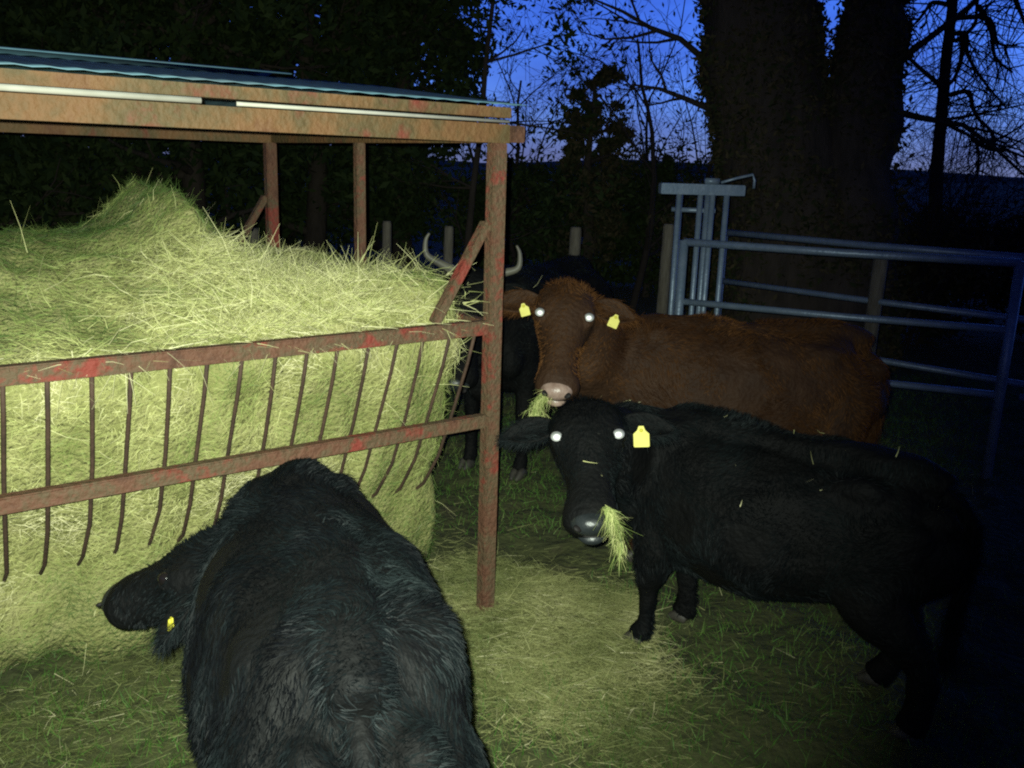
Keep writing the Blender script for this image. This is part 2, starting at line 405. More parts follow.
D = tang * 1.0 + down * (.55 * (np.abs(N[:, 2]) < .6))[:, None] + N * (rng.normal(size=Np) * .16 + .06)[:, None]
L = .016 + rng.gamma(2.0, .011, Np); Wd = .0011 + rng.random(Np) * .0015
cl = vnoise(P, 5, 9) * .4 + vnoise(P, 15, 10) * .3 + .5
tn = np.clip(cl * .75 + rng.random(Np) * .34 - .05 + np.clip(vnoise(P, 2.2, 77) * .22, -.25, .12) - .36 * np.clip((.70 - P[:, 2]) / .5, 0, 1.3) - .34 * np.clip(((P - P0) @ du - .40) * 3, 0, 1) * np.clip(((P - P0) @ dn - .38) * 4, 0, 1), 0, 1)  # strands darker towards the heap's bottom, greener at its upper back
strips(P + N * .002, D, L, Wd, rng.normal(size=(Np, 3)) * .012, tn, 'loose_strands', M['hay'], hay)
# long stalks sticking out on top and through the bars
Np = 1100
P, N = sample(hay.data, Np)
D = nrm(rng.normal(size=(Np, 3))) * .9 + N * .55
L = .05 + rng.random(Np) ** 2 * .12
strips(P, D, L, .0015 + rng.random(Np) * .002, rng.normal(size=(Np, 3)) * .04 + np.array([0, 0, -.02]), .45 + .55 * rng.random(Np), 'long_stalks', M['hay'], hay)
# the pale tangled sheaf along the upper front
Np = 5200
uu = .45 + rng.normal(size=Np) * .22 + rng.random(Np) * .35; vv = .08 + rng.random(Np) ** 1.3 * .55
zz = haytop(uu, np.clip(vv, .14, 9)) + rng.random(Np) * .03
P = P0 + du * uu[:, None] + dn * vv[:, None] + np.array([0, 0, 1.]) * zz[:, None]
D = du * (rng.normal(size=Np))[:, None] + dn * (rng.normal(size=Np) * .6)[:, None] + np.array([0, 0, 1]) * (rng.normal(size=Np) * .25 + .18)[:, None]
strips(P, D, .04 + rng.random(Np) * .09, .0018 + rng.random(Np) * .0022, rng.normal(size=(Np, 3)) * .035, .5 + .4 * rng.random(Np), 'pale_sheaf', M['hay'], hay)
# straggling stalks hanging over the top rail
Np = 260
uu = .14 + rng.random(Np) * 1.5; P = P0 + du * uu[:, None] + dn * (.02 + rng.random(Np) * .05)[:, None] + np.array([0, 0, 1.]) * (1.125 + rng.random(Np) * .05)[:, None]
D = -dn * (.3 + rng.random(Np) * .5)[:, None] + du * rng.normal(size=Np)[:, None] * .9 + np.array([0, 0, 1]) * (rng.normal(size=Np) * .3)[:, None]
strips(P, D, .05 + rng.random(Np) * .13, .0018 + rng.random(Np) * .002, np.array([0, 0, -.05]) * rng.random((Np, 1)), .7 + .3 * rng.random(Np), 'rail_stalks', M['hay'], hay, segs=3)

# ------------------------------------------------------------------ ground cover
def on_ground(x, y, dz=0.0): return np.stack([x, y, gh(x, y) + dz], 1)
def patch(x, y, seed, sc): return vnoise(np.stack([x, y, 0 * x], 1), sc, seed)
Np = 120000
x = -2.6 + rng.random(Np) * 7.2; y = .8 + rng.random(Np) ** 1.4 * 7.5
keep = (patch(x, y, 21, 2.2) + patch(x, y, 23, 6) * .7 + rng.random(Np) * 1.0 > .25)
x, y = x[keep], y[keep]; n = len(x); P = on_ground(x, y)
D = rng.normal(size=(n, 3)) * .55 + np.array([0, 0, 1.0])
strips(P, D, .018 + rng.random(n) * .040, .0020 + rng.random(n) * .002, rng.normal(size=(n, 3)) * .012, np.clip(patch(x, y, 22, 4) * .25 + .4 + rng.normal(size=n) * .2, 0, 1), 'short_grass', M['grass'])
tag(bpy.data.objects['short_grass'], 'short patchy green grass around the feeder and under the cattle', 'grass', kind='stuff')
# scattered litter of hay, thick right of the feeder post
Np = 42000
x1 = -2.6 + rng.random(Np) * 6.5; y1 = .9 + rng.random(Np) * 5
k1 = patch(x1, y1, 31, 1.8) + patch(x1, y1, 33, 5) * .6 + rng.random(Np) * 1.3 > .95
a_, b_ = x1[k1], y1[k1]
# in front of the feeder, dropped hay
Nf = 15000; uu = -.25 + rng.random(Nf) * 2.6; vv = .5 - np.abs(rng.normal(size=Nf)) * .5
q = P0 + du * uu[:, None] + dn * vv[:, None]
sp = np.array([[pt(535, 640, z=0)[0], pt(535, 640, z=0)[1]]])
Ns = 33000; s1 = sp + rng.normal(size=(Ns, 2)) @ np.array([[.20, 0], [-.08, .32]]); s1 = s1 + np.stack([vnoise(np.c_[s1, s1[:, :1] * 0], 5, 41), vnoise(np.c_[s1, s1[:, :1] * 0], 5, 42)], 1) * .09
x = np.concatenate([a_, q[:, 0], s1[:, 0]]); y = np.concatenate([b_, q[:, 1], s1[:, 1]]); n = len(x)
lift = np.concatenate([np.zeros(len(a_)) + .012, np.full(Nf, .018), .02 + .05 * np.exp(-((s1 - sp) ** 2 / np.array([[.05, .09]])).sum(1))])
tt = np.concatenate([rng.random(len(a_)) ** 2.2, np.clip(.05 + rng.random(Nf) * .45, 0, 1), np.clip(.42 + patch(s1[:, 0], s1[:, 1], 43, 7) * .2 + rng.random(Ns) * .4, 0, 1)])
tt = np.where(rng.random(n) < .02, 1.0, tt * .82)
P = on_ground(x, y) + np.array([0, 0, 1.]) * (lift * rng.random(n))[:, None]
D = rng.normal(size=(n, 3)) * np.array([1, 1, .16])
o = strips(P, D, .02 + rng.gamma(2, .018, n), .0015 + rng.random(n) * .0018, rng.normal(size=(n, 3)) * np.array([.012, .012, .004]), tt, 'hay_litter', M['litter'])
tag(o, 'dropped hay scattered and trodden on the ground around the feeder post', 'hay', kind='stuff')

# ------------------------------------------------------------------ cattle
def catmull(st, m=5):
    st = [np.array(a, float) for a in st]; out = []
    for i in range(len(st) - 1):
        p0, p1, p2, p3 = st[max(i - 1, 0)], st[i], st[i + 1], st[min(i + 2, len(st) - 1)]
        for k in range(m):
            t = k / m
            out.append(.5 * (2 * p1 + (p2 - p0) * t + (2 * p0 - 5 * p1 + 4 * p2 - p3) * t * t + (3 * p1 - p0 - 3 * p2 + p3) * t ** 3))
    out.append(st[-1]); return out
def loft(mb, st, upv=(0, 0, 1), n=20, m=5, up_end=None, pw=2.0):
    """st rows: x,y,z, half side, half up-axis.  upv: reference up; up_end: blended to along the chain"""
    st = catmull(st, m); k = len(st); vs = []
    for i in range(k):
        t = st[min(i + 1, k - 1)][:3] - st[max(i - 1, 0)][:3]; t /= np.linalg.norm(t) + 1e-9
        f = i / (k - 1); u_ = np.array(upv, float) if up_end is None else np.array(upv, float) * (1 - f) + np.array(up_end, float) * f
        u_ = u_ - t * (u_ @ t); u_ /= np.linalg.norm(u_) + 1e-9; s = np.cross(t, u_)
        a, b = max(st[i][3], .004), max(st[i][4], .004)
        for j in range(n):
            q = 2 * math.pi * j / n; cq, sq = math.cos(q), math.sin(q)
            e = 2 / pw
            vs.append(st[i][:3] + s * a * math.copysign(abs(cq) ** e, cq) + u_ * b * math.copysign(abs(sq) ** e, sq))
    f = [(i * n + j, (i + 1) * n + j, (i + 1) * n + (j + 1) % n, i * n + (j + 1) % n) for i in range(k - 1) for j in range(n)]
    f += [tuple(range(n)), tuple((k - 1) * n + j for j in range(n - 1, -1, -1))]
    return mb.add(vs, f)

def bake(o):
    dg = bpy.context.evaluated_depsgraph_get(); dg.update()
    me = bpy.data.meshes.new_from_object(o.evaluated_get(dg)); old = o.data
    o.modifiers.clear(); o.data = me; bpy.data.meshes.remove(old)

def cow(name, label, loc, yaw, s, poll, muz, fn, skin, hair, nose, sx=1.0, hairs=26000, hlen=.022, legs=None, neckdip=0.0, hw=1.12,
        tags=(), horns=False, ear_droop=.15, group='cattle around the hay feeder', cat='cow', seed=1, hl=.48, curl=.5, tailpts=None, belly=1.0, eyes=True, drop=0.0, legw=1.0, edge=0.0):
    """poll, muz: scene points of the top and tip of the head; fn: direction the forehead faces"""
    rg = np.random.default_rng(seed)
    root = empty(name, loc, yaw); tag(root, label, cat, group)
    ca, sa = math.cos(yaw), math.sin(yaw); loc = np.array(loc, float)
    def L_(p, vec=False):
        p = np.array(p, float) - (0 if vec else loc); return np.array([p[0] * ca + p[1] * sa, -p[0] * sa + p[1] * ca, p[2]])
    poll, muz, fn = L_(poll), L_(muz), L_(fn, True)
    mb = MB()
    tr = [(-.665, .80, .05, .04), (-.64, .775, .11, .13), (-.57, .74, .175, .20), (-.45, .72, .225, .255), (-.25, .695, .25, .275), (-.02, .675, .275 * belly, .30), (.20, .68, .265 * belly, .30), (.38, .70, .225, .295), (.50, .70, .19, .265), (.59, .69, .14, .20), (.64, .68, .07, .10)]
    loft(mb, [(x * s * sx, 0, (z - drop) * s, a * s, b * s) for x, z, a, b in tr], n=26, pw=2.25)
    # spine ridge, hips
    loft(mb, [(-.60 * s * sx, 0, .90 * s, .05 * s, .06 * s), (-.42 * s * sx, 0, .955 * s, .08 * s, .055 * s), (0, 0, .945 * s, .07 * s, .05 * s), (.38 * s * sx, 0, .96 * s, .08 * s, .06 * s), (.50 * s * sx, 0, .90 * s, .07 * s, .07 * s)])
    hd = nrm(muz - poll); HL = np.linalg.norm(muz - poll); fn = fn - hd * (fn @ hd); fn = nrm(fn); sd = np.cross(hd, fn); q = HL / .48
    # neck
    n0 = np.array([.36 * s * sx, 0, .76 * s]); n3 = poll + hd * .09 * q - fn * .075 * q
    n1 = np.array([.55 * s * sx, 0, .76 * s]) ; n1 = n1 * .75 + n3 * .25; n2 = n0 * .18 + n3 * .82; n2 = n2 * .7 + n1 * .3; n2[2] += neckdip
    upn = np.array([0, 0, 1.])
    loft(mb, [(*n0, .17 * s, .23 * s), (*n1, .135 * s, .205 * s), (*n2, .105 * s, .15 * s), (*n3, .085 * q, .105 * q)], upv=upn, up_end=(fn - hd * .6), n=22)
    # head
    H = [(-.03, -.06, .055, .05), (.05, -.065, .10, .085), (.16, -.075, .118, .11), (.30, -.08, .112, .118), (.45, -.078, .088, .108), (.62, -.07, .068, .088), (.78, -.062, .070, .076), (.90, -.06, .082, .074), (.98, -.062, .074, .060), (1.02, -.064, .04, .035)]
    loft(mb, [(*(poll + hd * (t * HL) + fn * (o_ * q)), a * q * hw, b * q) for t, o_, a, b in H], upv=fn, n=24, pw=2.2)
    # jaw and brow
    jw = [(.16, -.14, .06, .06), (.35, -.165, .055, .05), (.6, -.14, .04, .036), (.86, -.11, .045, .03), (.93, -.105, .035, .022)]
    loft(mb, [(*(poll + hd * (t * HL) + fn * (o_ * q)), a * q, b * q) for t, o_, a, b in jw], upv=fn, n=14)
    for e in (-1, 1):
        c = poll + hd * .31 * HL + sd * e * .088 * q * hw - fn * .018 * q
        mb.ellipsoid(c, hd * .05 * q, sd * .03 * q, fn * .034 * q)
        c = poll + hd * .93 * HL + sd * e * .04 * q - fn * .03 * q
        mb.ellipsoid(c, hd * .035 * q, sd * .03 * q, fn * .028 * q)
    # brisket and dewlap
    loft(mb, [(.50 * s * sx, 0, .47 * s, .06 * s, .09 * s), (.62 * s * sx, 0, .54 * s, .055 * s, .10 * s), (*(n0 * .35 + (poll - fn * .16 * q + hd * .12 * q) * .65), .03 * s, .05 * s)] if not edge else [(.50 * s * sx, 0, .47 * s, .06 * s, .09 * s), (.62 * s * sx, 0, .54 * s, .055 * s, .10 * s)])
    # hip bones, pin bones, shoulder points and tail head under the hide
    for e in (-1, 1):
        mb.ellipsoid((-.34 * s * sx, e * .145 * s, .875 * s), (.11 * s, 0, 0), (0, .065 * s, 0), (0, 0, .055 * s))
        mb.ellipsoid((-.60 * s * sx, e * .085 * s, .81 * s), (.07 * s, 0, 0), (0, .045 * s, 0), (0, 0, .05 * s))
        mb.ellipsoid((.38 * s * sx, e * .10 * s, .90 * s), (.09 * s, 0, 0), (0, .05 * s, 0), (0, 0, .09 * s))
        mb.ellipsoid((.55 * s * sx, e * .13 * s, .60 * s), (.07 * s, 0, 0), (0, .06 * s, 0), (0, 0, .09 * s))
    # legs:  per leg foot offset
    lg = legs or {}
    feet = []
    for key, x0, y0 in (('fl', .43, .145), ('fr', .43, -.145), ('hl', -.45, .15), ('hr', -.45, -.15)):
        dx, dy = lg.get(key, (0, 0)); x0 *= s * sx; y0 *= s; dx *= s; dy *= s; sgn = 1 if y0 > 0 else -1
        if key[0] == 'f':
            ch = [(x0 - .02 * s, y0 * .85, .70 * s, .07 * s, .13 * s), (x0 - .02 * s, y0, .55 * s, .075 * s, .105 * s), (x0 - .02 * s + dx * .2, y0 * 1.02, .43 * s, .058 * s, .07 * s), (x0 + .0 + dx * .5, y0 + dy * .4, .275 * s, .040 * s, .044 * s), (x0 + .0 + dx * .75, y0 + dy * .7, .16 * s, .027 * s, .03 * s), (x0 + .0 + dx * .93, y0 + dy * .95, .085 * s, .033 * s, .037 * s), (x0 + .02 * s + dx, y0 + dy, .035 * s, .036 * s, .042 * s)]
        else:
            ch = [(x0 - .01 * s, y0 * .75, .80 * s, .09 * s, .16 * s), (x0 + .03 * s, y0, .64 * s, .10 * s, .155 * s), (x0 + .06 * s + dx * .2, y0 * 1.08, .50 * s, .08 * s, .11 * s), (x0 - .02 * s + dx * .35, y0 * 1.02, .38 * s, .048 * s, .066 * s), (x0 - .08 * s + dx * .55, y0 + dy * .5, .29 * s, .038 * s, .046 * s), (x0 - .06 * s + dx * .75, y0 + dy * .75, .18 * s, .028 * s, .033 * s), (x0 - .03 * s + dx * .93, y0 + dy * .95, .085 * s, .034 * s, .04 * s), (x0 - .0 * s + dx, y0 + dy, .035 * s, .037 * s, .044 * s)]
        ch = [(a, b, c, d * (legw if k_i > 1 else 1), e_ * (legw if k_i > 1 else 1)) for k_i, (a, b, c, d, e_) in enumerate(ch)]
        loft(mb, ch, upv=(1, 0, 0), n=14)
        feet.append((ch[-1][0], ch[-1][1]))
    body = mb.build('body', skin, root, True)
    rm = body.modifiers.new('r', 'REMESH'); rm.mode = 'VOXEL'; rm.voxel_size = .0125
    sm = body.modifiers.new('s', 'SMOOTH'); sm.factor = .5; sm.iterations = 7
    bake(body)
    body.data.polygons.foreach_set('use_smooth', [True] * len(body.data.polygons))
    if not body.data.materials: body.data.materials.append(skin)
    else: body.data.materials[0] = skin
    nv = len(body.data.vertices); co = np.empty(nv * 3); body.data.vertices.foreach_get('co', co); co = co.reshape(-1, 3)
    no = np.empty(nv * 3); body.data.vertices.foreach_get('normal', no); no = no.reshape(-1, 3)
    hdist = np.linalg.norm(co - (poll + hd * HL * .6), axis=1); amp = np.clip((hdist - .25) / .3, .15, 1)
    co = co + no * ((vnoise(co, 11, seed) * .006 + vnoise(co, 28, seed + 1) * .0035) * amp)[:, None]
    body.data.vertices.foreach_set('co', co.ravel()); body.data.update()
    # coat
    P, N = sample(body.data, hairs, rg)
    onhead = (np.linalg.norm(P - (poll + hd * HL * .55), axis=1) < HL * .62); t_h = ((P - poll) @ hd) / HL
    keep = ~((t_h > .86) & onhead); P, N, onhead, t_h = P[keep], N[keep], onhead[keep], t_h[keep]
    n = len(P)
    flow = np.tile(np.array([-.75, 0, -.75]), (n, 1)); flow[onhead] = hd
    flow = flow - N * (flow * N).sum(1)[:, None]
    sw = np.stack([vnoise(P, 14, seed + 5), vnoise(P, 14, seed + 6), vnoise(P, 14, seed + 7)], 1) * curl
    D = nrm(flow + 1e-4) + sw + N * (.50 + .3 * rg.random(n))[:, None] + rg.normal(size=(n, 3)) * .16
    Lh = hlen * (.5 + .9 * rg.random(n)) * np.where(onhead, .55 + .6 * (t_h < .2), 1.0)
    lowleg = P[:, 2] < .3 * s; Lh = np.where(lowleg, Lh * .6, Lh)
    strips(P - N * .001, D, Lh, .0013 + .0013 * rg.random(n) + .0006, -N * (Lh * .25)[:, None] * 1.0, np.clip(vnoise(P, 6, seed + 9) * .2 + vnoise(P, 17, seed + 19) * .22 + .40 + rg.normal(size=n) * .16 + .34 * onhead * (hw < 1.1), 0, 1), 'coat', hair, root, rg=rg)
    # muzzle pad, nostrils
    c = poll + hd * .975 * HL - fn * .034 * q
    pad = MB(); pad.ellipsoid(c, sd * .058 * q * hw, fn * .040 * q + hd * .010 * q, hd * .042 * q - fn * .006 * q, 22, 14)
    pad = pad.build('muzzle', nose, root, True)
    for e in (-1, 1):
        MB().ellipsoid(c + sd * e * .041 * q + hd * .031 * q + fn * .019 * q, sd * .013 * q + fn * .006 * q * e, fn * .0075 * q, hd * .012 * q, 12, 8).build('nostril', M['dark'], pad, True)
    lc = poll + hd * .955 * HL - fn * .104 * q
    MB().ellipsoid(lc, sd * .043 * q * hw, fn * .022 * q, hd * .044 * q, 18, 12).build('lower_lip', nose, root, True)
    MB().ellipsoid(lc + fn * .027 * q - hd * .002 * q, sd * .050 * q * hw, fn * .009 * q, hd * .038 * q, 18, 8).build('mouth', M['dark'], root, True)
    # eyes
    for e in (-1, 1):
        ec = poll + hd * .335 * HL + sd * e * .089 * q * hw - fn * .0 * q
        ey = MB().ellipsoid(ec, hd * .022 * q, sd * .017 * q, fn * .022 * q, 14, 10).build('eye', M['eye'], root, True)
        lk = nrm(fn + sd * e * .9 - hd * .1); a1 = nrm(np.cross(lk, hd)); a2 = np.cross(lk, a1)
        MB().tube([ec - lk * .001 * q + (a1 * math.cos(t_) * .0235 + a2 * math.sin(t_) * .0195) * q for t_ in np.linspace(0, 2 * math.pi, 17)], .0065 * q, 8).build('eyelid', skin, root, True)
        if eyes:
            look = nrm(nrm(fn + sd * e * .18) * .2 + nrm(L_((0, 0, CAMH)) - ec) * .8)
            s1 = nrm(np.cross(look, hd)); s2 = np.cross(look, s1)
            cap = MB(); ring_ = [ec + look * .0262 * q]
            for an in (13, 26, 39):
                for j in range(14):
                    qa = 2 * math.pi * j / 14; r_ = .0262 * math.sin(R(an)); ring_.append(ec + (s1 * math.cos(qa) * r_ * 1.12 + s2 * math.sin(qa) * r_ + look * .0262 * math.cos(R(an))) * q)
            cap.add(ring_, [(0, 1 + j, 1 + (j + 1) % 14) for j in range(14)] + [(1 + k * 14 + j, 1 + (k + 1) * 14 + j, 1 + (k + 1) * 14 + (j + 1) % 14, 1 + k * 14 + (j + 1) % 14) for k in range(2) for j in range(14)])
            cap.build('pupil', M['tapetum'], ey, True)
    # ears (a cupped leaf) and their tags
    for e in (-1, 1):
        b0 = poll + hd * .15 * HL + sd * e * .105 * q * hw - fn * .06 * q
        out = nrm(sd * e + hd * ear_droop * (1.0) - fn * .18 + L_((0, 0, .05), True)); wd = nrm(np.cross(out, fn)); wd = wd if wd @ hd < 0 else -wd; th = np.cross(out, wd); th = th if th @ fn > 0 else -th
        em = MB(); vs = []; K, J = 9, 9
        for a in range(K):
            t = a / (K - 1); hwd = .055 * math.sin(math.pi * (t * .86 + .12)) ** .8 * q; 
            for b in range(J):
                r_ = (b / (J - 1) - .5) * 2; vs.append(b0 + out * (.185 * t - .012) * q + wd * hwd * r_ + th * ((.03 * r_ * r_ - .012) * math.sin(math.pi * t * .8 + .3) * q) + (-hd * 0) )
        em.add(vs, [(a * J + b, (a + 1) * J + b, (a + 1) * J + b + 1, a * J + b + 1) for a in range(K - 1) for b in range(J - 1)])
        ear = em.build('ear', skin, root, True)
        md = ear.modifiers.new('t', 'SOLIDIFY'); md.thickness = .010 * q; md.offset = 0
        md = ear.modifiers.new('u', 'SUBSURF'); md.levels = 1; md.render_levels = 1
        nh = 2600; Ph, Nh = sample(ear.data, nh, rg)
        strips(Ph, out + Nh * .5 * np.sign(rg.normal(size=nh))[:, None] + rg.normal(size=(nh, 3)) * .35 - L_((0, 0, .25), True), .014 + rg.random(nh) * .034, np.full(nh, .0018), np.tile([0, 0, -.006], (nh, 1)), rg.random(nh), 'ear_hair', hair, ear, rg=rg)
        for (te, along, size, tilt) in tags:
            if te != e: continue
            tcn = b0 + out * along * q + th * .022 * q - L_((0, 0, .03), True) + nrm(L_((0, 0, CAMH)) - b0) * .03
            view = nrm(L_((0, 0, CAMH)) - tcn); view = nrm(view + edge * nrm(np.cross(view, L_((0, 0, 1), True)))); dwn = np.array([0, 0, -1.]); dwn = nrm(dwn - view * (dwn @ view)); rr = np.cross(view, dwn)
            dwn2 = dwn * math.cos(tilt) + rr * math.sin(tilt); rr2 = np.cross(view, dwn2)
            prof = [(-.26, -.5), (-.15, -.78), (.15, -.78), (.26, -.5), (.5, -.28), (.5, .5), (.44, .56), (-.44, .56), (-.5, .5), (-.5, -.28)]
            tv = [tcn + (rr2 * a + dwn2 * (b + .4)) * size + view * .014 for a, b in prof] + [tcn + (rr2 * a + dwn2 * (b + .4)) * size + view * .0115 for a, b in prof]
            k_ = len(prof); tf = [tuple(range(k_)), tuple(range(2 * k_ - 1, k_ - 1, -1))] + [(a, (a + 1) % k_, k_ + (a + 1) % k_, k_ + a) for a in range(k_)]
            tg = MB().add(tv, tf).build('ear_tag', M['tag'], ear)
            MB().ellipsoid(tcn + view * .017 - dwn2 * .1 * size, rr2 * .006, dwn2 * .006, view * .003, 10, 6).build('tag_stud', M['tag'], ear, True)
    # hooves (two claws each)
    for fx, fy in feet:
        hm_ = MB()
        for e in (-1, 1):
            loft(hm_, [(fx - .025 * s, fy + e * .017 * s, .018 * s, .017 * s, .018 * s), (fx + .01 * s, fy + e * .018 * s, .03 * s, .020 * s, .030 * s), (fx + .045 * s, fy + e * .016 * s, .018 * s, .016 * s, .018 * s), (fx + .066 * s, fy + e * .012 * s, .008 * s, .008 * s, .008 * s)], n=10, m=3)
        hm_.build('hoof', M['hoof'], root, True)
    # tail
    tp = tailpts or [(-.58, 0, .88), (-.69, .01, .80), (-.70, .015, .62), (-.68, .01, .45), (-.68, .02, .30)]
    tp = [(x * s * sx, y_ * s, z * s) for x, y_, z in tp]
    tl = MB().tube([np.array(a[:3]) for a in catmull([(*a, 0) for a in tp], 4)], [.027 * s * (1 - .6 * k / 16) for k in range(17)], 8).build('tail', skin, root, True)
    nh = 1500; tcv = np.array([a[:3] for a in catmull([(*a, 0) for a in tp], 8)]); ii = (rg.random(nh) ** .6 * (len(tcv) - 1)).astype(int)
    strips(tcv[ii] + rg.normal(size=(nh, 3)) * .012 * s, np.tile([0, 0, -1.], (nh, 1)) + rg.normal(size=(nh, 3)) * .22, .04 + rg.random(nh) * .09 * (ii / len(tcv)), np.full(nh, .0022), rg.normal(size=(nh, 3)) * .01, rg.random(nh), 'tail_hair', hair, tl, rg=rg)
    if True:
        Pt, Nt = sample(tl.data, 2600, rg)
        strips(Pt, Nt * .5 + np.array([0, 0, -1.]) + rg.normal(size=(2600, 3)) * .25, .018 + rg.random(2600) * .02, np.full(2600, .002), rg.normal(size=(2600, 3)) * .004, rg.random(2600) * .8, 'tail_coat', hair, tl, rg=rg)
    if horns:
        for e in (-1, 1):
            hb_ = poll + hd * .02 * HL + sd * e * .075 * q - fn * .05 * q; upw = L_((0, 0, 1), True)
            pp = [hb_, hb_ + (sd * e * .06 - hd * .01) * q + upw * .015, hb_ + (sd * e * .115) * q + upw * .06, hb_ + (sd * e * .12) * q + upw * .13, hb_ + (sd * e * .105) * q + upw * .17]
            pp = catmull([(*a, 0) for a in pp], 4); k_ = len(pp)
            MB().tube([a[:3] for a in pp], [.020 * (1 - .85 * i / (k_ - 1)) * q + .002 for i in range(k_)], 10).build('horn', M['horn'], root, True)
    return root

def axyaw(a, b):  # heading from point a to point b
    return math.atan2(b[1] - a[1], b[0] - a[0])

# foreground black one, seen from behind, head turned left to the rails
wi = pt(298, 460, z=.97); ru = pt(346, 620, z=.95); yaw1 = axyaw(ru, wi)
f1 = np.array([math.cos(yaw1), math.sin(yaw1)]); c1 = np.array([wi[0], wi[1]]) - f1 * .42 * .97
cow('black_heifer', 'shaggy black cow seen from behind in the foreground, head turned left towards the feeder bars', (c1[0], c1[1], 0), yaw1, .97,
    pt(226, 540, dist=2.08), pt(110, 590, dist=2.32), (-.15, -.2, 1), M['skin_black'], M['hair_black'], M['nose_black'], sx=.92, hairs=90000, hlen=.026, seed=11, curl=.7,
    tags=((-1, .08, .032, .1), (1, .08, .032, .1)), eyes=False, edge=2.6, tailpts=[(-.56, 0, .86), (-.66, .0, .80), (-.665, .0, .66), (-.62, .0, .48), (-.60, .0, .32)])
# brown one, broadside, looking at the camera
wi = pt(640, 318, z=1.07); ru = pt(868, 322, z=1.07); yaw2 = axyaw(ru, wi); c2 = (wi[:2] + ru[:2]) / 2 - np.array([.07, 0])
cow('brown_cow', 'red-brown cow standing side on, face to the camera, a yellow tag in each ear', (c2[0], c2[1], 0), yaw2, 1.07,
    pt(568, 281, dist=3.60), pt(557, 388, dist=3.27), np.array([0, 0, CAMH]) - pt(565, 330, dist=3.5) + np.array([.05, 0, .0]), M['skin_brown'], M['hair_brown'], M['nose_pink'], hairs=80000, hlen=.026, seed=12,
    tags=((1, .05, .038, .3), (-1, .085, .04, -.35)), sx=.90, curl=.95, hw=1.06)
# right black one
fo = pt(645, 645, z=0); ro = pt(918, 742, z=0); yaw3 = axyaw(ro, fo)
f3 = np.array([math.cos(yaw3), math.sin(yaw3)]); l3 = np.array([-f3[1], f3[0]])
s3 = .87; c3_ = (fo[:2] + ro[:2]) / 2 + f3 * .09 - l3 * .145 * s3 * 1.0
cow('black_cow', 'black cow on the right with bright eyes, hay in its mouth and one yellow tag', (c3_[0], c3_[1], 0), yaw3, s3,
    pt(586, 398, dist=2.84), pt(591, 520, dist=2.46), np.array([0, 0, CAMH]) - pt(588, 450, dist=2.7) + np.array([-.05, 0, .35]), M['skin_black'], M['hair_black'], M['nose_black'], sx=1.0, hairs=95000, hlen=.026, seed=13,
    tags=((-1, .06, .05, .1),), legs={'hl': (-.16, 0), 'hr': (.03, 0), 'fl': (.02, 0), 'fr': (-.05, 0)}, curl=1.0, belly=1.08, drop=.035, legw=1.28)
# horned black one beyond the hay
hp_ = pt(472, 268, dist=4.5)
cow('horned_cow', 'black horned cow mostly hidden behind the hay and the feeder corner post', (hp_[0] + .36, hp_[1] + .80, 0), R(243), 1.14,
    hp_, pt(454, 384, dist=4.3), np.array([0, -1, .45]), M['skin_black'], M['hair_black'], M['nose_black'], hairs=26000, seed=14,
    tags=((1, .10, .05, .0), (-1, .19, .05, .0)), horns=True, eyes=False)

# hay hanging from the mouths
def wisp(name, label, pts, n, spread, L):
    cp = np.array([c[:3] for c in catmull([(*p, 0) for p in pts], 6)]); k = len(cp)
    i = (rng.random(n) * (k - 1)).astype(int); f = rng.random(n)[:, None]
    P = cp[i] * (1 - f) + cp[i + 1] * f; t = (i / k)
    P = P + rng.normal(size=(n, 3)) * (spread * (.45 + .8 * t))[:, None]
    D = nrm(cp[i + 1] - cp[i]) + rng.normal(size=(n, 3)) * .55 + np.array([0, 0, -.35])
    o = strips(P, D, L * (.4 + .8 * rng.random(n)), .0013 + .0014 * rng.random(n), rng.normal(size=(n, 3)) * .012 + np.array([0, 0, -.015]), .15 + .6 * rng.random(n), name, M['hay'], segs=4)
    tag(o, label, 'hay', 'wisps of hay in the mouths')
wisp('hay_wisp', 'wisp of hay hanging from the mouth of the brown cow', [pt(548, 392, dist=3.30), pt(540, 398, dist=3.26), pt(536, 412, dist=3.25), pt(537, 420, dist=3.25)], 420, .014, .045)
wisp('hay_wisp', 'wisp of hay hanging from the mouth of the black cow on the right', [pt(603, 508, dist=2.44), pt(610, 512, dist=2.43), pt(617, 528, dist=2.43), pt(621, 550, dist=2.43)], 320, .0085, .05)
cb = [o for o in bpy.data.objects['black_cow'].children if o.name.startswith('body')][0]; rootc = bpy.data.objects['black_cow']
Pb, Nb = sample(cb.data, 900); kb = (Nb[:, 2] > .25) & (Pb[:, 2] > .6); Pb, Nb = Pb[kb][:24], Nb[kb][:24]; nb = len(Pb)
mwc = Matrix.Translation(rootc.location) @ Matrix.Rotation(rootc.rotation_euler.z, 4, 'Z'); Rm = np.array(mwc)
Pb = Pb @ Rm[:3, :3].T + Rm[:3, 3]; Nb = Nb @ Rm[:3, :3].T
tg_ = nrm(np.cross(Nb, rng.normal(size=(nb, 3))))
o = strips(Pb + Nb * .018, tg_ + Nb * .1, .015 + rng.random(nb) ** 2 * .06, .0022 + rng.random(nb) * .002, rng.normal(size=(nb, 3)) * .006, .6 + .4 * rng.random(nb), 'hay_scraps', M['hay'])
tag(o, 'pale scraps of hay lying on the back of the black cow on the right', 'hay', kind='stuff')
o = MB().tube([pt(194, 628, dist=1.98), pt(187, 640, dist=1.97), pt(188, 655, dist=1.96), pt(193, 672, dist=1.95)], [.004, .005, .004, .0015], 6).build('straw_stalk', M['spittle'], None, True)
